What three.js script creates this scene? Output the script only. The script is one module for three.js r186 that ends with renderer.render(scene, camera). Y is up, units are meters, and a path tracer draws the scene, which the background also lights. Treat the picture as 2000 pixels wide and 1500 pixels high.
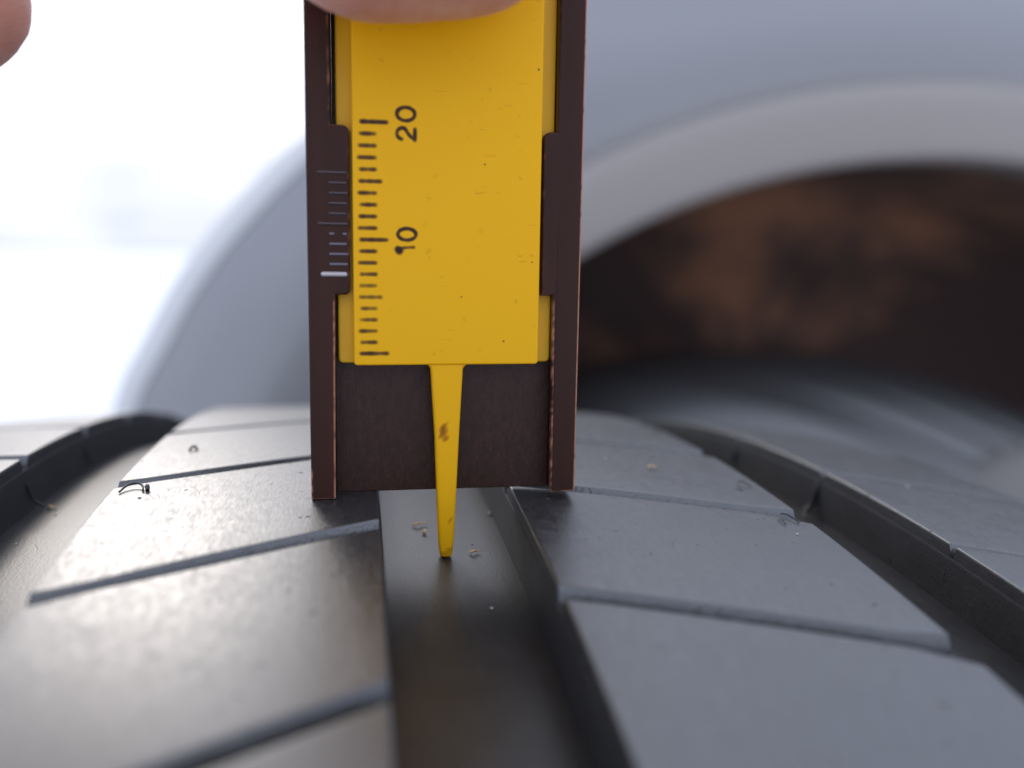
import * as THREE from 'three';
import { mergeGeometries, mergeVertices, toCreasedNormals } from 'three/addons/utils/BufferGeometryUtils.js';
import { MarchingCubes } from 'three/addons/objects/MarchingCubes.js';
import { ImprovedNoise } from 'three/addons/math/ImprovedNoise.js';

// ---------------------------------------------------------------- camera, sky, sun, exposure
const S = 0.001;                                   // everything below is measured in millimetres
const scene = new THREE.Scene();
const camera = new THREE.PerspectiveCamera(2 * Math.atan(750 / 1723.7) * 180 / Math.PI, 4 / 3, 0.004, 2000);
camera.position.set(-8.323 * S, 22.02 * S, 79.39 * S);
camera.rotation.set(-0.14277, -0.17836, 0.01588, 'YXZ');
camera.focus = 0.0815;
camera.userData.fStop = 12;
scene.add(camera);

const renderer = new THREE.WebGLRenderer({ antialias: true });
renderer.toneMapping = THREE.LinearToneMapping;
renderer.toneMappingExposure = 1.5;
renderer.shadowMap.enabled = true;

const perlin = new ImprovedNoise();
const fbm = (x, y, z, o = 4) => { let a = 0, w = 0.5, f = 1; for (let i = 0; i < o; i++) { a += w * perlin.noise(x * f, y * f, z * f); w *= 0.5; f *= 2.03; } return a; };
let seed = 7; const rnd = () => { seed = (seed * 1664525 + 1013904223) % 4294967296; return seed / 4294967296; };
const smooth = (a, b, x) => { const t = Math.min(1, Math.max(0, (x - a) / (b - a))); return t * t * (3 - 2 * t); };
const mix = (a, b, t) => a + (b - a) * t;

const SUN = new THREE.Vector3(-0.42, 0.85, -1.5).normalize();
{ // overcast sky
  const w = 1024, h = 512, d = new Float32Array(w * h * 4);
  for (let j = 0; j < h; j++) for (let i = 0; i < w; i++) {
    const el = ((j + 0.5) / h - 0.5) * Math.PI, az = ((i + 0.5) / w - 0.5) * 2 * Math.PI, ce = Math.cos(el);
    const x = ce * Math.cos(az), y = Math.sin(el), z = ce * Math.sin(az);
    const n = fbm(x * 3.2 + 3, y * 5.5, z * 3.2 + 9, 5), k = smooth(-0.28, 0.25, n);
    const toSun = Math.max(0, x * SUN.x + y * SUN.y + z * SUN.z), glow = 0.2 * toSun + 0.8 * toSun ** 7;   // thin bright cloud round the sun's side, blue-grey away from it
    const L = mix(0.9, 1.55, glow) * mix(0.58, 1, smooth(-0.02, 0.36, y)) * mix(0.78, 1.06, k), c = Math.min(1, 0.35 * k + 0.9 * glow);
    const o = (j * w + i) * 4;
    d[o] = L * mix(0.75, 1.0, c); d[o + 1] = L * mix(0.89, 0.99, c); d[o + 2] = L * mix(1.2, 1.04, c); d[o + 3] = 1;
  }
  const t = new THREE.DataTexture(d, w, h, THREE.RGBAFormat, THREE.FloatType);
  t.mapping = THREE.EquirectangularReflectionMapping; t.magFilter = THREE.LinearFilter; t.minFilter = THREE.LinearFilter; t.needsUpdate = true;
  scene.background = t; scene.environment = t;
}
const sun = new THREE.DirectionalLight(0xfff6ec, 0.5);
sun.position.copy(SUN).multiplyScalar(3); sun.castShadow = true; sun.shadow.radius = 24;
sun.shadow.mapSize.set(2048, 2048);
Object.assign(sun.shadow.camera, { left: -0.8, right: 0.8, top: 0.8, bottom: -0.8, near: 0.1, far: 6 });
scene.add(sun, sun.target);

// ---------------------------------------------------------------- helpers
function data(w, h, f, srgb = false, ch = 4) {
  const a = new Uint8Array(w * h * 4);
  for (let j = 0; j < h; j++) for (let i = 0; i < w; i++) { const c = f(i / w, j / h, i, j), o = (j * w + i) * 4; for (let k = 0; k < 3; k++) a[o + k] = Math.max(0, Math.min(255, Math.round(255 * (Array.isArray(c) ? c[k] : c)))); a[o + 3] = 255; }
  const t = new THREE.DataTexture(a, w, h); t.wrapS = t.wrapT = THREE.RepeatWrapping; t.magFilter = THREE.LinearFilter; t.minFilter = THREE.LinearMipmapLinearFilter; t.generateMipmaps = true;
  if (srgb) t.colorSpace = THREE.SRGBColorSpace; t.needsUpdate = true; return t;
}
// tileable value noise
function tile(n) { const g = new Float32Array(n * n); for (let i = 0; i < n * n; i++) g[i] = rnd(); return (u, v) => { u = ((u % 1) + 1) % 1 * n; v = ((v % 1) + 1) % 1 * n; const i = Math.floor(u), j = Math.floor(v); let a = u - i, b = v - j; a = a * a * (3 - 2 * a); b = b * b * (3 - 2 * b); const I = (i + 1) % n, J = (j + 1) % n, q = (x, y) => g[(y % n) * n + (x % n)]; return mix(mix(q(i, j), q(I, j), a), mix(q(i, J), q(I, J), a), b); }; }
const num = {};
const numbered = (n) => { const k = num[n] = (num[n] ?? -1) + 1; return k ? `${n}_${String(k).padStart(3, '0')}` : n; };
function part(name, geo, mat, parent) { const m = new THREE.Mesh(geo, mat); m.name = name; m.castShadow = m.receiveShadow = true; parent.add(m); return m; }
function tag(o, label, category, group, kind) { o.userData.label = label; if (category) o.userData.category = category; if (group) o.userData.group = group; if (kind) o.userData.kind = kind; return o; }
function thing(name, label, category, group) { const g = new THREE.Group(); g.name = numbered(name); tag(g, label, category, group); scene.add(g); return g; }
const mm = (g) => g.scale(S, S, S);
function grid(nu, nv, f, uvf, flip = false) {       // f(i, j) -> [x, y, z] in mm
  const p = [], uv = [], ix = [];
  for (let j = 0; j < nv; j++) for (let i = 0; i < nu; i++) { const q = f(i, j); p.push(q[0] * S, q[1] * S, q[2] * S); uv.push(...uvf(i, j)); }
  for (let j = 0; j < nv - 1; j++) for (let i = 0; i < nu - 1; i++) { const a = j * nu + i, b = a + 1, c = a + nu, d = c + 1; flip ? ix.push(a, c, b, b, c, d) : ix.push(a, b, c, b, d, c); }
  const g = new THREE.BufferGeometry(); g.setAttribute('position', new THREE.Float32BufferAttribute(p, 3)); g.setAttribute('uv', new THREE.Float32BufferAttribute(uv, 2)); g.setIndex(ix); g.computeVertexNormals(); return g;
}
const phys = (o) => new THREE.MeshPhysicalMaterial(o);
const lin = (r, g, b) => new THREE.Color().setRGB(r, g, b);

// ---------------------------------------------------------------- materials
const nA = tile(16), nB = tile(64), nC = tile(256), nD = tile(512);
const specks = []; for (let i = 0; i < 260; i++) specks.push([rnd(), rnd(), 0.0008 + 0.0036 * rnd() ** 4, 0.6 + 1.6 * rnd(), rnd() * 3]);
const scars = []; for (let i = 0; i < 46; i++) scars.push([rnd(), rnd(), 0.012 + 0.05 * rnd(), (rnd() - 0.5) * 1.4 + (rnd() < 0.25 ? 1.4 : 0), rnd() < 0.5 ? 1 : -1]);
const MN = 1024, spA = new Float32Array(MN * MN), scA = new Float32Array(MN * MN);
const stamp = (A, a, b, reach, f) => { const r = Math.ceil(reach * MN), ci = Math.round(a * MN), cj = Math.round(b * MN); for (let j = -r; j <= r; j++) for (let i = -r; i <= r; i++) { const o = ((cj + j + 4 * MN) % MN) * MN + (ci + i + 4 * MN) % MN, m = f((ci + i) / MN - a, (cj + j) / MN - b); if (Math.abs(m) > Math.abs(A[o])) A[o] = m; } };
for (const [a, b, r, e, t] of specks) stamp(spA, a, b, r * Math.max(1, e) * 1.3, (du, dv) => { const c = Math.cos(t), s = Math.sin(t), x = du * c + dv * s, y = -du * s + dv * c; return 1 - smooth(0.6, 1.2, Math.hypot(x / r, y / (r * e))); });
for (const [a, b, l, t, e] of scars) stamp(scA, a, b, l * 1.1, (du, dv) => { const c = Math.cos(t), s = Math.sin(t), y = du * s + dv * c, x = du * c - dv * s + 4 * y * y; return Math.abs(y) < l ? e * (1 - smooth(0.0004, 0.0012, Math.abs(x))) * (1 - (y / l) ** 2) : 0; });
const at = (A) => (u, v) => A[Math.floor(((v % 1) + 1) % 1 * MN) * MN + Math.floor(((u % 1) + 1) % 1 * MN)], speckMask = at(spA), scarMask = at(scA);
const rubberMap = data(1024, 1024, (u, v) => { const n = 0.5 * nA(u, v) + 0.3 * nB(u, v) + 0.2 * nC(u, v), st = nD(u, v * 0.08 + nA(u, v) * 0.02); const b = 0.155 + 0.05 * (n - 0.5) + 0.05 * (st - 0.5) + 0.05 * (nD(u, v) - 0.5), m = (1 - 0.75 * speckMask(u, v)) * (1 + 0.5 * scarMask(u, v)); return [b * m, b * m * 0.985, b * m * 1.0]; }, true);
const rubberRough = data(1024, 1024, (u, v) => 0.41 + 0.45 * speckMask(u, v) + 0.12 * Math.abs(scarMask(u, v)) + 0.02 * (nA(u, v) - 0.5) + 0.05 * (nB(u, v) - 0.5) + 0.1 * (nC(u * 1, v * 0.25) - 0.5));
const rubberBump = data(1024, 1024, (u, v) => 0.5 + 0.25 * (nC(u, v) - 0.5) + 0.2 * (nD(u, v * 0.12) - 0.5) + 0.2 * (nD(u, v) - 0.5) - 0.5 * speckMask(u, v) - 0.5 * Math.abs(scarMask(u, v)));
const M = {};
M.tread = phys({ color: 0xffffff, map: rubberMap, roughness: 1, roughnessMap: rubberRough, bumpMap: rubberBump, bumpScale: 0.000016, ior: 2.1 });
M.groove = phys({ color: 0xffffff, map: rubberMap, roughness: 0.38, bumpMap: rubberBump, bumpScale: 0.00002, ior: 1.56 });
M.wall = phys({ color: 0xffffff, map: rubberMap, roughness: 0.62, bumpMap: rubberBump, bumpScale: 0.00003, ior: 1.4 });        // unworn moulded sides, matt
M.cut = phys({ color: 0xffffff, map: rubberMap, roughness: 0.34, bumpMap: rubberBump, bumpScale: 0.00008, ior: 2.1 });
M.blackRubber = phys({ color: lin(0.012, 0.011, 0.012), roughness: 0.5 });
M.carTyre = phys({ color: lin(0.035, 0.035, 0.035), roughness: 0.4, ior: 2.1 });
const brush = data(512, 512, (u, v) => 0.5 + 0.6 * (nD(u, v * 0.05) - 0.5) + 0.4 * (nC(u, v * 0.5) - 0.5));
M.bronze = phys({ color: 0xffffff, vertexColors: true, roughness: 0.42, metalness: 0.1, ior: 1.5, specularIntensity: 0.4, bumpMap: brush, bumpScale: 0.00001 });
const plateMap = data(512, 512, (u, v) => { const n = nD(u, v * 0.03) * 0.5 + nC(u, v * 0.1) * 0.5, m = 0.5 * nA(u * 2, v) + 0.5 * nB(u, v), b = 0.20 + 0.07 * (n - 0.5) + 0.07 * (m - 0.5); return [b * 1.12, b * 0.70, b * 0.56]; }, true);
M.bronzePlate = phys({ map: plateMap, roughness: 0.34, metalness: 0.1, ior: 1.5, specularIntensity: 0.5, bumpMap: brush, bumpScale: 0.00002 });
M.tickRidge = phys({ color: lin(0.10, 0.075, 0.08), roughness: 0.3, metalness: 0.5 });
M.tickBareLit = phys({ color: lin(0.55, 0.50, 0.50), roughness: 0.45, metalness: 0.3 });  // bare metal, with its lit highlight put into the pale colour too
M.tickWornLit = phys({ color: lin(0.17, 0.15, 0.18), roughness: 0.4, metalness: 0.3 });  // worn ticks, part of the paleness is highlight painted into the colour
M.yellow = phys({ color: 0xffffff, roughness: 0.5, specularIntensity: 0.45, bumpMap: brush, bumpScale: 0.000004 });
M.flange = phys({ color: lin(0.80, 0.44, 0.01), roughness: 0.4, specularIntensity: 0.6 });
M.skin = phys({ color: lin(0.56, 0.27, 0.19), roughness: 0.5, sheen: 0.3, sheenRoughness: 0.6, sheenColor: lin(0.6, 0.25, 0.2) });
M.nail = phys({ color: lin(0.62, 0.38, 0.31), roughness: 0.28 });
M.paint = phys({ color: lin(0.262, 0.258, 0.258), roughness: 0.38, metalness: 0.15, clearcoat: 0.6, clearcoatRoughness: 0.12 });
M.lip = phys({ color: lin(0.315, 0.28, 0.252), roughness: 0.5 });
M.bodyPart = phys({ color: lin(0.17, 0.155, 0.145), roughness: 0.6 });
M.litEdge = phys({ color: lin(0.52, 0.52, 0.5), roughness: 0.4 });  // rolled fender edge, the skylight it catches put into a paler colour
M.straw = phys({ color: lin(0.55, 0.38, 0.17), roughness: 0.7 });
M.grit = phys({ color: lin(0.55, 0.5, 0.42), roughness: 0.6 });

// ---------------------------------------------------------------- ground
{
  const t = data(512, 512, (u, v) => { const n = 0.5 * nA(u, v) + 0.3 * nB(u, v) + 0.2 * nC(u, v), b = 0.90 + 0.1 * (n - 0.5); return [b, b * 1.0, b * 1.01]; }, true); t.repeat.set(400, 400);
  const g = new THREE.CircleGeometry(400, 96); g.rotateX(-Math.PI / 2);
  const m = part('ground', g, phys({ map: t, roughness: 0.85 }), scene); m.position.y = -0.652; m.userData.kind = 'structure'; tag(m, 'pale concrete ground behind the tyre', 'ground');
}

// ---------------------------------------------------------------- tyre under the gauge
const R = 322.53, DEPTH = 5.85;
const drop = (x) => { const c = ((x + 16.29) ** 2 - 16.29 ** 2) / 1191.3, e = Math.abs(x - 2) - 66; return c + (e > 0 ? e * e / 26 : 0); };
const surf = (x, s, d = 0) => { const a = s / R, r = R - drop(x) - d; return [x, r * Math.cos(a) + R, r * Math.sin(a)]; };   // y from the tyre's lowest point
const tyre = thing('car_tyre', 'black rubber tyre tread standing upright with wide grooves, under the yellow gauge', 'tyre');
{
  tyre.rotation.set(0.05984, -0.00481, 0, 'YXZ');
  const top = new THREE.Vector3(0, 2 * R * S, 0).applyEuler(tyre.rotation);
  tyre.position.set(-top.x, -0.2 * S - top.y, -1.21 * S - top.z);
  // carcass: groove floors, shoulders, sidewalls and beads, closed round the wheel
  const prof = [];
  for (let x = -76; x <= 80; x += 2) prof.push([x, R - drop(x) - DEPTH]);
  const rEdge = R - drop(80) - DEPTH, lEdge = R - drop(-76) - DEPTH;
  const right = [[88, rEdge - 12], [97, rEdge - 40], [100, rEdge - 62], [95, rEdge - 90], [86, 212], [84, 203], [78, 201], [80, 215], [85, 235], [88, 255], [80, 285], [60, 300]];
  const left = [[-84, lEdge - 12], [-93, lEdge - 40], [-96, lEdge - 62], [-91, lEdge - 90], [-82, 212], [-80, 203], [-74, 201], [-76, 215], [-81, 235], [-84, 255], [-76, 285], [-56, 300]];
  const loop = [...left.slice().reverse(), ...prof, ...right, [0, 304], [-56, 300]];
  const N = 420;
  const g = grid(loop.length, N + 1, (i, j) => { const a = j / N * 2 * Math.PI, [x, r] = loop[i]; return [x, r * Math.cos(a) + R, r * Math.sin(a)]; }, (i, j) => [loop[i][0] / 42, j / N * 2026 / 42], true);
  part('carcass', g, M.groove, tyre);
}
const CUT = 1.3, sideRings = [[-0.2, CUT + 0.15], [-0.1, 0.7], [-0.035, 0.3], [-0.012, 0.18], [0, 0.12], [0.04, 0.035], [0.13, 0]];
const sipeRings = [[0, CUT + 0.15], [0, 0.8], [0, 0.36], [0.01, 0.1], [0.05, 0.025], [0.16, 0]];
function blockGeo({ xl, xr, sF, sN, fine = true, softL = true, softR = true }) {
  const U = [], V = [], n = fine ? 14 : 4, m = fine ? 20 : 3, sr = fine ? sideRings : [sideRings[0], sideRings[4], sideRings[6]], pr = fine ? sipeRings : [sipeRings[0], sipeRings[2], sipeRings[5]];
  for (const [o, d] of sr) U.push([xl + o, d]);
  for (let i = 1; i < n; i++) U.push([mix(xl + 0.13, xr - 0.13, i / n), 0]);
  for (const [o, d] of sr.slice().reverse()) U.push([xr - o, d]);
  for (const [o, d] of pr) V.push([0, o, d]);
  for (let j = 1; j < m; j++) V.push([j / m, 0, 0]);
  const cham = fine ? [[-0.1, 0], [0, 0.03], [0.08, 0.12], [0.48, 0.85], [0.6, CUT + 0.15]] : [[-0.1, 0], [0.6, CUT + 0.15]]; // the edge facing along +s is moulded as a slope
  for (const [o, d] of cham) V.push([1, o, d]);
  const pos = (i, j) => { const [x, du] = U[i], [v, o, dv] = V[j], xc = Math.min(xr, Math.max(xl, x)); return [x, mix(sF(xc), sN(xc), v) + o, Math.max(du, dv)]; };
  const g = grid(U.length, V.length, (i, j) => surf(...pos(i, j)), (i, j) => { const q = pos(i, j); return [(q[0] + q[2] * 0.7) / 42, (q[1] + q[2] * 0.7) / 42]; }, true);
  // three faces of a block: worn top, groove walls, and the cross cuts, glossier in the same rubber colour
  const nu = U.length, src = g.index.array, sets = [[], [], []];
  for (let j = 0, k = 0; j < V.length - 1; j++) for (let i = 0; i < nu - 1; i++, k += 6) { const du = Math.max(U[i][1], U[i + 1][1]), dv = Math.max(V[j][2], V[j + 1][2]), q = du > 0.3 ? 1 : dv > 0.3 ? 2 : 0; for (let e = 0; e < 6; e++) sets[q].push(src[k + e]); }
  g.setIndex([...sets[0], ...sets[1], ...sets[2]]); g.clearGroups(); let at = 0; sets.forEach((a, k) => { g.addGroup(at, a.length, k); at += a.length; });
  return g;
}
// ribs: edges across, sipe centre line c(x) at phase 0, half width w(x, side)
const ribs = [
  { xl: -76, xr: -43.37, c: (x) => -19.4 + (x + 43.4) * 0.22, w: (x) => 0.45 + 0.6 * smooth(-52, -44, x), pitch: 21.5 },
  { xl: -30.64, xr: -6.35, c: (x) => 7.2 - 0.49 * (x + 6.35) - 0.0012 * (x + 6.35) ** 2, w: (x) => 1.08 - 0.25 * smooth(-20, -30, x) + 0.5 * smooth(-27.5, -30.6, x) * 0.6, pitch: 24.2 },
  { xl: 6.64, xr: 34.37, c: (x) => 20.2 + 0.285 * (x - 6.64), w: (x) => 1.08 + 0.9 * smooth(30, 34.4, x), pitch: 24.2 },
  { xl: 46.79, xr: 80, c: (x) => -14.6 + 0.24 * (x - 46.8), w: (x) => 0.38 + 0.15 * smooth(49.5, 46.8, x), pitch: 24.2 },
];
{
  const rest = [];
  for (const r of ribs) {
    const count = Math.round(2 * Math.PI * R / r.pitch), pitch = 2 * Math.PI * R / count;
    for (let k = 0; k < count; k++) {
      let kk = k; if (kk > count / 2) kk -= count;
      const off = kk * pitch, near = off > -112 && off < 64;
      const g = blockGeo({ xl: r.xl, xr: r.xr, fine: near, sF: (x) => r.c(x) + off - pitch + r.w(x), sN: (x) => r.c(x) + off - r.w(x) });
      if (near) part(numbered('tread_block'), g, [M.tread, M.wall, M.cut], tyre); else rest.push(g);
    }
  }
  for (const r of ribs) { // solid rib under the shallow cross cuts
    const rings = [[-0.52, DEPTH + 0.3], [-0.46, DEPTH - 0.5], [-0.38, 3.4], [-0.3, 1.7], [-0.235, 1.4], [-0.225, 1.34], [-0.2, 1.305], [0.1, CUT]], P = [...rings.map(([o, d]) => [r.xl + o, d]), ...[1, 2, 3, 4, 5].map((k) => [mix(r.xl, r.xr, k / 6), CUT]), ...rings.slice().reverse().map(([o, d]) => [r.xr - o, d])];
    part('rib_base', grid(P.length, 421, (i, j) => surf(P[i][0], (j / 420 - 0.5) * 2 * Math.PI * R, P[i][1]), (i, j) => [(P[i][0] + P[i][1]) / 42, j / 420 * 48], true), M.wall, tyre);
  }
  const far = part('far_tread', mergeGeometries(rest), M.tread, tyre); far.userData.kind = 'stuff';
  // moulding whiskers left on the tread; on shoulder walls, dark strands stand for cracks
  const whisk = (pts, r) => {
    const c = new THREE.CatmullRomCurve3(pts.map(([x, s, h]) => { const q = surf(x, s, -h); return new THREE.Vector3(q[0] * S, q[1] * S, q[2] * S); }));
    part(numbered('whisker_crack_strand'), new THREE.TubeGeometry(c, 20, r * S, 6), M.blackRubber, tyre);
  };
  const curl = (x, s, a, b, r, t) => { const p = []; for (let i = 0; i <= 6; i++) { const q = mix(a, b, i / 6); p.push([x + 1.0 * r * Math.cos(q), s + 2.2 * r * Math.sin(q), 0.15 + 0.25 * Math.sin(i / 6 * Math.PI)]); } whisk(p, t); };
  curl(-28.6, -2.3, -0.3, -2.9, 1.05, 0.11); curl(-28.0, -2.6, -0.9, -0.2, 0.8, 0.2); curl(-25.8, -18.0, -0.2, -3.0, 0.36, 0.15);
  curl(32.1, -3.4, -0.5, -3.3, 0.9, 0.06); curl(31.9, 6.4, 0, -3.4, 0.8, 0.07); curl(32.0, -31.5, -0.5, -2.5, 0.7, 0.08);
  whisk([[7.8, -13.9, -DEPTH + 2.2], [7.3, -13, -DEPTH + 1.6], [6.9, -12, -DEPTH + 0.8], [6.2, -11.2, -DEPTH + 0.15]], 0.13);
  whisk([[-43.6, -18.5, -1], [-43.0, -18.5, -2.8], [-42.5, -18.8, -4.6], [-41.6, -19.2, -5.5]], 0.14);  // dark strands added for the shaded cracks down the left shoulder wall
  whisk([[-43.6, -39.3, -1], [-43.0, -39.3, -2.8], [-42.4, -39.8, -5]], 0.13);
  whisk([[46.9, -15, -0.8], [46.3, -15, -2.6], [45.9, -15.2, -4.4], [45.2, -15.4, -5.4]], 0.3);  // right shoulder wall: its dark crack lines, likewise added as strands
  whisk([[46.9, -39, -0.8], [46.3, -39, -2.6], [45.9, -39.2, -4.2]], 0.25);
}
tyre.updateMatrixWorld(true);
const onTyre = (x, s, d) => new THREE.Vector3(...surf(x, s, d).map((q) => q * S)).applyMatrix4(tyre.matrixWorld);

// ---------------------------------------------------------------- tread depth gauge
const gauge = thing('tread_depth_gauge', 'bronze-brown pocket tread depth gauge with yellow sliding scale, standing on the tyre', 'gauge');
function outline(pts, step = 0.45) { // [x, y, r?] polygon with rounded corners, resampled densely
  const out = [], n = pts.length;
  for (let i = 0; i < n; i++) {
    const [x, y, r = 0] = pts[i], a = pts[(i + n - 1) % n], b = pts[(i + 1) % n];
    const la = Math.hypot(a[0] - x, a[1] - y), lb = Math.hypot(b[0] - x, b[1] - y);
    const p0 = [x + (a[0] - x) / la * r, y + (a[1] - y) / la * r], p1 = [x + (b[0] - x) / lb * r, y + (b[1] - y) / lb * r];
    if (r) for (let k = 0; k <= 5; k++) { const t = k / 5; out.push([(1 - t) ** 2 * p0[0] + 2 * t * (1 - t) * x + t * t * p1[0], (1 - t) ** 2 * p0[1] + 2 * t * (1 - t) * y + t * t * p1[1]]); } else out.push([x, y]);
    const rb = b[2] || 0, e = [b[0] + (x - b[0]) / lb * rb, b[1] + (y - b[1]) / lb * rb], l = Math.hypot(e[0] - p1[0], e[1] - p1[1]), k = Math.floor(l / step);
    for (let q = 1; q < k; q++) out.push([mix(p1[0], e[0], q / k), mix(p1[1], e[1], q / k)]);
  }
  return out;
}
function slab(pts, z0, z1, bevel, step) { // polygon slab whose outer size is pts, bevelled on both faces
  const o = outline(pts, step), sh = new THREE.Shape(o.map(([x, y]) => new THREE.Vector2(x, y)));
  const g = new THREE.ExtrudeGeometry(sh, { depth: z1 - z0 - 2 * bevel, bevelEnabled: true, bevelThickness: bevel, bevelSize: bevel, bevelOffset: -bevel, bevelSegments: 3, curveSegments: 1 });
  g.translate(0, 0, z0 + bevel); return g;
}
function paintWear(g, z1, z0, bevel, wear) { // chipped lacquer on the rims shows copper
  const p = g.attributes.position, c = new Float32Array(p.count * 3), u = new Float32Array(p.count * 2);
  for (let i = 0; i < p.count; i++) {
    const x = p.getX(i), y = p.getY(i), z = p.getZ(i);
    const k = wear(x, y, z) * (z > z1 - bevel * 1.05 && z < z1 - bevel * 0.05 ? 1 : 0), n = smooth(-0.28, 0.3, fbm(x * 1.3, y * 1.6, z * 1.5, 3) + k - 0.55) * Math.min(1, k * 2);
    const m = 0.006 * fbm(x * 0.25 + 4, y * 0.12, z, 3);
    c[i * 3] = mix(0.040 + m * 4.5, 0.44, n); c[i * 3 + 1] = mix(0.0140 + m * 1.4, 0.20, n); c[i * 3 + 2] = mix(0.009 + m * 0.4, 0.12, n);
    u[i * 2] = (x + z) / 12; u[i * 2 + 1] = y / 12;
  }
  g.setAttribute('color', new THREE.BufferAttribute(c, 3)); g.setAttribute('uv', new THREE.BufferAttribute(u, 2)); return mm(g);
}
const TOP = 78;
{
  const plate = slab([[-10.1, 0], [10.1, 0], [10.1, TOP], [-10.1, TOP]], -3.6, -2.4, 0.12, 1.2);
  { const p = plate.attributes.position, u = new Float32Array(p.count * 2); for (let i = 0; i < p.count; i++) { u[i * 2] = p.getX(i) / 12; u[i * 2 + 1] = p.getY(i) / 12; } plate.setAttribute('uv', new THREE.BufferAttribute(u, 2)); }
  part('back_plate', mm(plate), M.bronzePlate, gauge);
  const railL = slab([[-12.26, 0, 0.12], [-10.1, 0, 0.12], [-9.95, 18.5], [-8.62, 18.5, 0.5], [-8.55, 33.05, 0.75], [-10.2, 33.05], [-10.22, TOP], [-12.26, TOP]], -1.15, 0, 0.2, 0.35);
  const wl = part('side_rail', paintWear(railL, 0, -1.15, 0.2, (x, y) => x > -11 ? (y < 18 ? 0.72 : y > 33 ? 0.42 : 0.3) : (y < 3 ? 0.5 : 0.1)), M.bronze, gauge);
  const railR = slab([[9.85, -0.02, 0.12], [12.22, 0.05, 0.3], [12.24, TOP], [9.6, TOP], [9.8, 33.15], [8.55, 33.15, 0.75], [8.62, 18.55], [9.7, 18.55]], -1.15, 0, 0.2, 0.35);
  const wr = part('side_rail', paintWear(railR, 0, -1.15, 0.2, (x, y) => x > 11 ? 0.85 : (y < 18 ? 0.5 : 0.2)), M.bronze, gauge);
  for (const [r, x0, x1] of [[wl, -12.24, -10.12], [wr, 10.12, 12.2]]) {
    const g = slab([[x0, 0.03], [x1, 0.03], [x1, TOP], [x0, TOP]], -3.62, -1.155, 0.1, 0.6);
    part('rail_body', paintWear(g, 9, 8, 0.1, () => 0), M.bronze, r);
  }
  // raised vernier graduations on the left rail's retaining tab
  for (let k = 0; k <= 10; k++) {
    const y = 20.3 + k * 0.872, long = k % 5 === 0, x0 = long ? -11.35 : -10.4, h = k === 0 ? 0.2 : 0.13;
    const bar = (a, b, yy, hh, ww) => { const g = new THREE.CapsuleGeometry(ww, b - a - 2 * ww, 4, 8); g.rotateZ(Math.PI / 2); g.scale(1, 1, hh / ww); g.translate((a + b) / 2, yy, 0); return g; };
    const g = k === 4 ? mergeGeometries([bar(x0, x0 + 0.5, y, 0.13, 0.13), bar(-9.25, -8.85, y, 0.13, 0.13)]) : bar(k === 0 ? -11.15 : x0, -8.85 + 0.05 * (k % 3), y, h, k === 0 ? 0.22 : 0.13);
    part('vernier_tick', mm(g), k === 0 ? M.tickBareLit : k < 5 ? M.tickWornLit : M.tickRidge, wl);
  }
}
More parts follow.
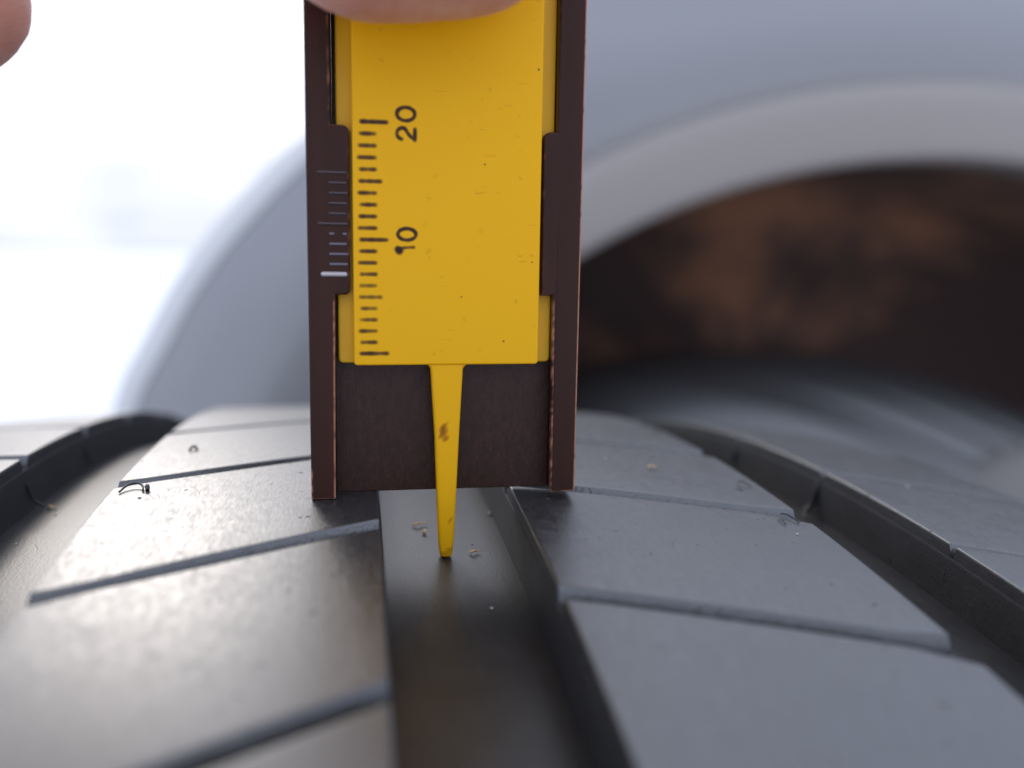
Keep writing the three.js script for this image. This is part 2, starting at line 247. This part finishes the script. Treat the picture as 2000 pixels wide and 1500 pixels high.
// printed scale
const printMap = (() => {
  const c = document.createElement('canvas'); c.width = 544; c.height = 2048; const k = 2048 / 62.8, X = (x) => (x + 8.35) * k, Y = (y) => 2048 - (y - 12.24) * k, q = c.getContext('2d');
  q.fillStyle = '#f2b200'; q.fillRect(0, 0, 544, 2048); q.save(); q.translate(0, 2048 - 33.4 * k); q.scale(544 / 1024, 544 / 1024);
  // handling stains and scuffs
  for (let i = 0; i < 70; i++) { const x = 150 + rnd() * 850, y = rnd() * 2000, r = 3 + rnd() * rnd() * 26; q.save(); q.translate(x, y); q.rotate(rnd() * 3); q.scale(1, 0.35 + rnd() * 0.5); q.globalAlpha = 0.05 + rnd() * 0.1; q.fillStyle = '#8a4f05'; q.beginPath(); q.arc(0, 0, r, 0, 7); q.fill(); q.restore(); }
  for (let i = 0; i < 16; i++) { q.globalAlpha = 0.12 + 0.15 * rnd(); q.strokeStyle = '#6b4410'; q.lineWidth = 2 + rnd() * 3; const x = 300 + rnd() * 700, y = 250 + rnd() * 1700; q.beginPath(); q.moveTo(x, y); q.quadraticCurveTo(x + 25 * rnd(), y + 10 - 20 * rnd(), x + 20 + 50 * rnd(), y + 20 * (rnd() - 0.5)); q.stroke(); }
  q.restore(); q.globalAlpha = 0.6; q.fillStyle = '#3a2408'; for (const [x, y] of [[7.9, 38.4], [3.2, 30.1], [1.2, 18.4], [7.6, 21.6], [5.1, 14.4]]) { q.beginPath(); q.arc(X(x), Y(y), 2 + 2 * rnd(), 0, 7); q.fill(); }
  q.globalAlpha = 1; q.lineCap = 'round'; q.lineJoin = 'round';
  const ink = (a) => `rgba(48,24,22,${a})`;
  const stroke = (pts, w, a) => { line(pts, w * 1.55, a * 0.22); line(pts, w, a); };
  const line = (pts, w, a) => { // worn ink: overlapping dabs of uneven strength
    for (let i = 0; i < pts.length - 1; i++) { const [x0, y0] = pts[i], [x1, y1] = pts[i + 1], l = Math.hypot(x1 - x0, y1 - y0), n = Math.max(2, Math.ceil(l / 0.07)); for (let j = 0; j < n; j++) { const t = j / n, x = mix(x0, x1, t), y = mix(y0, y1, t), v = 0.5 + 0.5 * Math.min(1, Math.max(0, 0.5 + 1.6 * fbm(x * 1.7 + 5, y * 2.3, 2, 3))); q.fillStyle = ink(a * v * 0.5); q.beginPath(); q.arc(X(x), Y(y), w * k / 2 * (0.85 + 0.3 * v), 0, 7); q.fill(); } }
  };
  for (let i = 0; i <= 20; i++) {
    const y = 13.31 + i * 1.002, e = i % 10 === 0 ? -5.3 : i % 5 === 0 ? -5.85 : -6.3, f = i === 20 ? 0.85 : i > 9 ? 0.6 : i === 0 ? 0.62 : i < 3 ? 0.5 : i < 7 ? 0.36 : 0.55;
    stroke([[i === 20 ? -7.55 : -7.72 + 0.08 * Math.sin(i * 2.1), y], [e, y + 0.01]], 0.3, f);
  }
  const ell = (cx, cy, a, b, al) => { const p = []; for (let i = 0; i <= 28; i++) p.push([cx + a * Math.cos(i / 28 * 6.2832), cy + b * Math.sin(i / 28 * 6.2832)]); stroke(p, 0.26, al); };
  ell(-3.74, 34.12, 0.78, 0.56, 0.9); ell(-3.66, 23.86, 0.8, 0.5, 0.85);
  const q2 = []; for (let i = 0; i <= 14; i++) { const t = mix(0.15, 3.5, i / 14); q2.push([-4.02 - 0.5 * Math.sin(t), 32.47 - 0.48 * Math.cos(t)]); }
  q2.push([-3.45, 32.35], [-2.98, 31.95]); stroke(q2, 0.26, 0.9); stroke([[-2.96, 31.93], [-2.96, 32.95]], 0.28, 0.9);
  stroke([[-4.42, 22.62], [-3.5, 22.72], [-2.95, 22.75]], 0.24, 0.5); stroke([[-4.45, 22.6], [-4.3, 22.25]], 0.42, 0.95); stroke([[-4.5, 22.55], [-4.1, 22.4]], 0.4, 0.8);
  const t = new THREE.CanvasTexture(c); t.colorSpace = THREE.SRGBColorSpace; t.wrapS = t.wrapT = THREE.ClampToEdgeWrapping; t.magFilter = THREE.LinearFilter; return t;
})();
M.yellowPrint = phys({ map: printMap, roughness: 0.5, specularIntensity: 0.45, bumpMap: brush, bumpScale: 0.000004 });
{
  const g = slab([[-8.34, 12.24, 0.35], [8.36, 12.28, 0.35], [8.3, TOP - 3], [-8.34, TOP - 3]], -1.3, 0.12, 0.16, 1.5);
  const p = g.attributes.position, u = new Float32Array(p.count * 2);
  for (let i = 0; i < p.count; i++) { u[i * 2] = (p.getX(i) + 8.35) / 16.7; u[i * 2 + 1] = (p.getY(i) - 12.24) / 62.8; }
  g.setAttribute('uv', new THREE.BufferAttribute(u, 2));
  const s = part('slider', mm(g), M.yellowPrint, gauge);
  part('side_flange', mm(slab([[-9.72, 12.3, 0.5], [9.78, 12.32, 0.5], [9.85, TOP - 3], [-9.72, TOP - 3]], -2.35, -1.32, 0.18, 2)), M.flange, s);
  const nd = slab([[-1.9, 12.3], [-1.5, 11.95, 0.3], [-1.1, 5.7], [-0.72, -4.5], [-0.55, -6.02, 0.4], [0.55, -6.02, 0.4], [0.72, -4.5], [1.15, 5.7], [1.46, 11.95, 0.3], [1.9, 12.3]], -1.35, -0.06, 0.3, 0.5);
  { // bare yellow with two rust-brown stains
    const cv = document.createElement('canvas'); cv.width = 128; cv.height = 1024; const q = cv.getContext('2d'), k = 1024 / 19, P = (x, y) => [64 + x * 32, 1024 - (y + 6.3) * k]; q.fillStyle = '#f2b200'; q.fillRect(0, 0, 128, 1024); q.fillStyle = '#7a3c05';
    for (const [x, y, r, h, a] of [[-0.42, 6.4, 9, 26, 0.5], [-0.3, 5.9, 11, 32, 0.5], [-0.12, 5.4, 10, 20, 0.45], [-0.35, 6.2, 7, 50, 0.3], [0.35, -2.4, 6, 22, 0.22], [0.3, -5.3, 16, 20, 0.25], [-0.2, -5.6, 20, 14, 0.25]]) for (let t = 4; t > 0; t--) { q.globalAlpha = a / 2.2; q.beginPath(); const [X, Y] = P(x, y); q.ellipse(X, Y, r * t / 4, h * t / 4, 0.3, 0, 7); q.fill(); }
    const t = new THREE.CanvasTexture(cv); t.colorSpace = THREE.SRGBColorSpace; t.magFilter = THREE.LinearFilter; M.yellow.map = t;
    const p = nd.attributes.position, u = new Float32Array(p.count * 2); for (let i = 0; i < p.count; i++) { u[i * 2] = 0.5 + p.getX(i) / 4; u[i * 2 + 1] = (p.getY(i) + 6.3) / 19; } nd.setAttribute('uv', new THREE.BufferAttribute(u, 2)); }
  const needle = part('needle', mm(nd), M.yellow, s);
}

// ---------------------------------------------------------------- hand working the slider
{
  const bones = []; // [ax, ay, az, ra, bx, by, bz, rb]
  const chain = (...j) => { for (let i = 0; i < j.length - 1; i++) bones.push([...j[i], ...j[i + 1]]); };
  // thumb pressed flat on the slider
  chain([-7.6, 47.4, 7.9, 7.4], [0.8, 48.1, 7.9, 7.3]);
  chain([-3.6, 51, 8.8, 8.6], [-2, 72, 17, 10.2], [-4, 104, 36, 12.5], [-8, 134, 62, 16]);
  // index finger hanging free on the far side
  chain([-41.3, 42.6, -3, 7.0], [-45.5, 62, 6, 7.8], [-44, 84, 20, 8.6], [-38, 124, 48, 10.5]);
  chain([-62, 58, 10, 6.8], [-62, 78, 16, 7.8], [-58, 102, 30, 8.8], [-44, 140, 62, 10.8]);
  chain([-66, 70, 34, 6.4], [-66, 92, 36, 7.4], [-60, 116, 46, 8.4], [-44, 150, 76, 10.2]);
  chain([-62, 86, 54, 5.6], [-60, 104, 56, 6.4], [-54, 126, 64, 7.4], [-40, 156, 90, 9.4]);
  chain([-38, 128, 52, 13], [-22, 166, 92, 19]); chain([-40, 150, 80, 13], [-22, 168, 96, 18]); chain([-10, 134, 62, 15], [-20, 170, 98, 19]); chain([-20, 166, 94, 20], [-30, 222, 136, 23], [-40, 272, 174, 27]);
  const dist = (x, y, z) => {
    let acc = 0; const k = 0.55; let m = 1e9;
    for (const [ax, ay, az, ra, bx, by, bz, rb] of bones) {
      const dx = bx - ax, dy = by - ay, dz = bz - az, t = Math.min(1, Math.max(0, ((x - ax) * dx + (y - ay) * dy + (z - az) * dz) / (dx * dx + dy * dy + dz * dz)));
      const d = Math.hypot(x - ax - dx * t, y - ay - dy * t, z - az - dz * t) - mix(ra, rb, t); m = Math.min(m, d); acc += Math.exp(-k * Math.min(60, d));
    }
    return -Math.log(acc) / k;
  };
  function mesh(cx, cy, cz, half, res) {
    const mc = new MarchingCubes(res, new THREE.MeshBasicMaterial(), false, false, 300000); mc.isolation = 0;
    for (let k = 0; k < res; k++) for (let j = 0; j < res; j++) for (let i = 0; i < res; i++) mc.field[i + j * res + k * res * res] = -dist(cx + (i - res / 2) / (res / 2) * half, cy + (j - res / 2) / (res / 2) * half, cz + (k - res / 2) / (res / 2) * half);
    mc.update();
    let g = new THREE.BufferGeometry(); const p = mc.positionArray.slice(0, mc.count * 3);
    for (let i = 0; i < p.length; i += 3) { p[i] = (p[i] * half + cx) * S; p[i + 1] = (p[i + 1] * half + cy) * S; p[i + 2] = (p[i + 2] * half + cz) * S; }
    g.setAttribute('position', new THREE.BufferAttribute(new Float32Array(p), 3)); g = mergeVertices(g, 1e-6);
    const P = g.attributes.position, ix = g.index.array, n = P.count; // two rounds of smoothing take the grid out of the skin
    for (let r = 0; r < 3; r++) { const a = new Float32Array(n * 3), c = new Float32Array(n); for (let t = 0; t < ix.length; t += 3) for (let e = 0; e < 3; e++) { const i = ix[t + e], j = ix[t + (e + 1) % 3]; c[i]++; a[i * 3] += P.getX(j); a[i * 3 + 1] += P.getY(j); a[i * 3 + 2] += P.getZ(j); } for (let i = 0; i < n; i++) if (c[i]) P.setXYZ(i, mix(P.getX(i), a[i * 3] / c[i], 0.5), mix(P.getY(i), a[i * 3 + 1] / c[i], 0.5), mix(P.getZ(i), a[i * 3 + 2] / c[i], 0.5)); }
    g.computeVertexNormals(); return g;
  }
  const g = mesh(-25, 126, 58, 92, 124), p = g.attributes.position, u = new Float32Array(p.count * 2);
  for (let i = 0; i < p.count; i++) { u[i * 2] = p.getX(i) / 0.03; u[i * 2 + 1] = (p.getY(i) + p.getZ(i) * 0.5) / 0.03; }
  g.setAttribute('uv', new THREE.BufferAttribute(u, 2));
  const skinMap = data(512, 512, (u, v) => { const n = 0.5 * nA(u, v) + 0.3 * nB(u, v) + 0.2 * nC(u, v); return [0.80 + 0.07 * (n - 0.5), 0.56 + 0.16 * (n - 0.5), 0.48 + 0.16 * (n - 0.5)]; }, true);
  const ridge = data(512, 512, (u, v) => 0.5 + 0.3 * Math.sin((v * 60 + 3 * nA(u, v)) * 6.2832) + 0.4 * (nB(u, v) - 0.5));
  M.skin = phys({ map: skinMap, roughness: 0.5, bumpMap: ridge, bumpScale: 0.000012, sheen: 0.3, sheenRoughness: 0.6, sheenColor: lin(0.6, 0.25, 0.2) });
  const hand = part('person', g, M.skin, scene); tag(hand, 'bare hand reaching down, thumb pressed on the yellow slider', 'hand');
}

// ---------------------------------------------------------------- parked car behind
const car = thing('parked_car', 'silver grey car front fender with dark wheel arch behind the tyre', 'car');
car.position.set(0, -652 * S, 0);                       // children measured from the ground below
const GY = 652, AX = 235, AY = -91.5 + GY, FZ = -250, AA = 232, AB = 155;   // wheel opening: flattened arch, AA x AB, straight below its springing
const archR = (th, d) => { const a = AA + d, b = AB + d, c = Math.cos(th), s = Math.sin(th); return s >= 0 ? a * b / Math.hypot(b * c, a * s) : Math.min(400, a / Math.max(1e-3, Math.abs(c))); };
{
  // outer silhouette of the fender, from the bumper corner over the bonnet line
  const curve = new THREE.CatmullRomCurve3([[-128, -330], [-125, -200], [-119, -95], [-102, -32], [-92, -13], [-75.5, 16], [-54, 43], [-28, 69], [10, 97], [50, 128], [110, 145], [200, 154], [340, 158], [520, 157], [720, 150], [880, 130], [960, 40], [975, -120]].map(([x, y]) => new THREE.Vector3(x, y + GY, 0)), false, 'centripetal');
  const pts = curve.getSpacedPoints(600), n = 220;
  const ang = (x, y) => { let a = Math.atan2(y - AY, x - AX); if (a < -1.6) a += 2 * Math.PI; return a; };
  const a0 = ang(pts[0].x, pts[0].y), a1 = ang(pts[600].x, pts[600].y);
  const rOut = (a) => { for (let i = 0; i < 600; i++) { const p = ang(pts[i].x, pts[i].y), q = ang(pts[i + 1].x, pts[i + 1].y); if ((p - a) * (q - a) <= 0) { const t = (a - p) / (q - p || 1e-9), x = mix(pts[i].x, pts[i + 1].x, t), y = mix(pts[i].y, pts[i + 1].y, t); return Math.hypot(x - AX, y - AY); } } return Math.hypot(pts[600].x - AX, pts[600].y - AY); };
  const out = []; for (let i = 0; i <= n; i++) { const a = mix(a0 - 1e-4, a1 + 1e-4, i / n); out.push([a, rOut(a)]); }
  const m = 26;
  const fender = grid(m + 1 + 2, n + 1, (i, j) => {
    const [a, ro] = out[j], c = Math.cos(a), s = Math.sin(a), r1 = ro - 13, ER = archR(a, 30);
    if (i <= m) { const t = i / m, r = mix(ER, r1, t), w = r1 - ER, b = 16 * (1 - (2 * t - 0.7) ** 2 * 0.6) * Math.min(1, w / 120); return [AX + c * r, AY + s * r, FZ - 8 + b - 0.00016 * (AX + c * r - 260) ** 2]; }
    const E = [[0.6, -0.6], [0.8, -4]][i - m - 1], r = r1 + E[0], w = r1 - ER, b = 16 * (1 - 1.3 ** 2 * 0.6) * Math.min(1, w / 120);
    return [AX + c * r, AY + s * r, FZ - 8 + b + E[1] - 0.00016 * (AX + c * r - 260) ** 2];
  }, (i, j) => [i / 10, j / 10], true);
  part('fender', fender, M.paint, car);
  const ep = [[0.9, -6], [0.9, -1.2], [1.5, -0.4], [3, -1.6], [6.5, -5.4], [10, -9.4], [12, -12.4], [13, -17], [13, -30], [10, -70], [4, -130]];
  part('lit_edge', grid(ep.length, n + 1, (i, j) => { const [a, ro] = out[j], c = Math.cos(a), s = Math.sin(a), r1 = ro - 13, r = r1 + ep[i][0], ER = archR(a, 30), b = 16 * (1 - 1.3 ** 2 * 0.6) * Math.min(1, (r1 - ER) / 120); return [AX + c * r, AY + s * r, FZ - 8 + b + ep[i][1] - 0.00016 * (AX + c * r - 260) ** 2]; }, (i, j) => [i, j], true), M.litEdge, car);  // turned edge of the fender, brightness painted in by its paler material
  // arch flange: shallow rounded moulding round the opening, turned in at its inner rim
  const prof = [[31.5, -7], [30.5, 0], [28, 3], [22, 4], [15, 4], [8, 3.6], [3, 3], [0.6, 1.5], [-0.4, -2], [1, -28], [7, -45]];
  part('arch_flange', grid(prof.length, 181, (i, j) => { const a = mix(-0.75, Math.PI + 0.75, j / 180), [d, z] = prof[i], r = archR(a, d), x = AX + Math.cos(a) * r; return [x, AY + Math.sin(a) * r, FZ + z - 0.00016 * (x - 260) ** 2 + 2]; }, (i, j) => [i, j], false), M.lip, car);
  // liner: inner barrel and back wall, black plastic with dried mud
  const mud = data(1024, 512, (u, v) => { const n = fbm(u * 7, v * 4, 1.7, 5), q = fbm(u * 26, v * 14, 6.1, 4); const k = smooth(-0.2, 0.36, 0.7 * n + 0.3 * q + 0.36 * Math.exp(-(((u - 0.53) / 0.13) ** 2) - ((v - 0.6) / 0.25) ** 2) - 0.12); return [mix(0.30, 0.62, k), mix(0.23, 0.43, k), mix(0.21, 0.31, k)]; }, true);
  const liner = phys({ map: mud, roughness: 0.85 });
  const lp = [[330, -30], [340, -60], [342, -100], [338, -140], [325, -165], [290, -185], [220, -192], [120, -194], [0, -194]];
  part('arch_liner', grid(lp.length, 121, (i, j) => { const a = mix(-0.8, Math.PI + 0.8, j / 120), [r, z] = lp[i], w = 5 * fbm(i * 0.6, j * 0.12, 3); return [AX + Math.cos(a) * archR(a, 4) * r / 330, AY + Math.sin(a) * archR(a, 4) * r / 330, FZ + z + w]; }, (i, j) => [j / 120, i / (lp.length - 1)], false), liner, car);
  // road wheel inside the arch, steered
  const TR = 300, crown = (z) => TR - z * z / 900;
  const pr = [[0, -70], [60, -70], [150, -66], [205, -86], [240, -98], [262, -98], [282, -92], [292, -84]];
  for (let z = -76; z <= 76; z += 2) { const f = ((z + 76) % 30.4), cut = 17 * (1 - Math.sin(f / 30.4 * Math.PI) ** 0.4); pr.push([crown(z) - (z < 74 ? cut : 0), z]); }
  pr.push([292, 84], [282, 92], [262, 98], [240, 98], [205, 86], [200, 78], [150, 62], [60, 58], [0, 58]);
  const tg = grid(pr.length, 241, (i, j) => { const a = j / 240 * 2 * Math.PI, [r, z] = pr[i]; return [r * Math.cos(a), r * Math.sin(a), z]; }, (i, j) => [i / 8, j / 8], true);
  const tw = part('wheel', tg, M.carTyre, car);
  tw.position.set(186 * S, (GY - 23 - TR) * S, -330 * S); tw.rotation.y = -0.88;
}
{
  const g = new THREE.SphereGeometry(1, 48, 32); g.scale(72, 44, 30); g.translate(264, -84 + GY, -200);  // rounded form of unknown identity, built as a generic grey body part
  const p = g.attributes.position; for (let i = 0; i < p.count; i++) { const x = p.getX(i); if (x > 262) p.setX(i, x + 160 * smooth(262, 334, x)); }
  g.computeVertexNormals(); part('rounded_body_part', mm(g), M.bodyPart, car);
}

// ---------------------------------------------------------------- crumbs on the rubber
const straw = (x, s, d, len, turn, label) => {
  const a = onTyre(x, s, d - 0.18), c = new THREE.CatmullRomCurve3([new THREE.Vector3(0, 0, 0), new THREE.Vector3(len * 0.4, 0.18, 0.1), new THREE.Vector3(len * 0.75, 0.05, -0.15), new THREE.Vector3(len, 0.25, 0.05)]);
  const g = new THREE.TubeGeometry(c, 10, 0.09, 5), p = g.attributes.position; for (let i = 0; i < p.count; i++) { const f = 0.5 + Math.abs(1 - p.getX(i) / len); p.setY(i, p.getY(i) * f); p.setZ(i, p.getZ(i) * f * 1.3); }
  g.computeVertexNormals(); const m = part(numbered('straw_fragment'), mm(g), M.straw, scene); m.position.copy(a); m.rotation.y = turn; tag(m, label, 'straw', 'plant crumbs lying on the tyre');
};
straw(-2.6, -7.4, DEPTH, 1.6, 0.2, 'tan straw crumb lying on the groove floor left of the needle');
straw(-1.7, -5.0, DEPTH, 0.8, 1.2, 'short tan straw crumb with the longer one beside the needle');
straw(2.4, 0.4, DEPTH, 1.0, 0.1, 'faint tan straw crumb on the groove floor right of the needle tip');
straw(-41.2, -19.4, DEPTH, 1.3, -0.7, 'thin reddish straw crumb in the groove beside the left tread blocks');
straw(23.4, -10.4, 0, 1.0, -0.3, 'tan straw crumb lying on a tread block beside the gauge right rail');
const gg = (() => { const g = new THREE.IcosahedronGeometry(0.14, 1), p = g.attributes.position; for (let i = 0; i < p.count; i++) { const f = 1 + 0.6 * perlin.noise(p.getX(i) * 9, p.getY(i) * 9, p.getZ(i) * 9); p.setXYZ(i, p.getX(i) * f, p.getY(i) * f * 0.7, p.getZ(i) * f); } g.computeVertexNormals(); return mm(g); })();
for (const [x, s, d, k, label] of [[6.0, -11.3, DEPTH, 1.5, 'pale grit grain at the foot of the dark whisker right of the needle'], [2.8, 11.9, DEPTH, 0.9, 'tiny pale grit grain alone on the central groove floor before the needle'], [2.9, -2.2, DEPTH, 0.7, 'tiny pale grit grain beside the straw crumb right of the needle tip'],
  [-39.6, -16.4, DEPTH, 0.9, 'tiny pale grit grain beside the reddish straw in the groove'], [-40.4, -7.4, DEPTH, 0.8, 'tiny pale grit grain alone on the floor of the groove with the reddish straw'], [31.2, 9, 0, 0.8, 'tiny pale grit grain beside a curled whisker at a tread block corner'],
  [19.5, -14, 0, 0.7, 'tiny pale grit grain on the tread block beside the right rail of the gauge'], [45.3, -15.6, DEPTH, 1.2, 'pale grit grain under the thick dark strand standing for a crack in the shoulder groove wall'], [55, -10, 0, 0.9, 'pale grit grain on top of a shoulder tread block']]) {
  const m = part(numbered('grit_grain'), gg, M.grit, scene); m.position.copy(onTyre(x, s, d - 0.08 * k)); m.scale.setScalar(k); m.rotation.set(x, s, 0); tag(m, label, 'grit', 'grit grains on the tyre');
}

renderer.render(scene, camera);
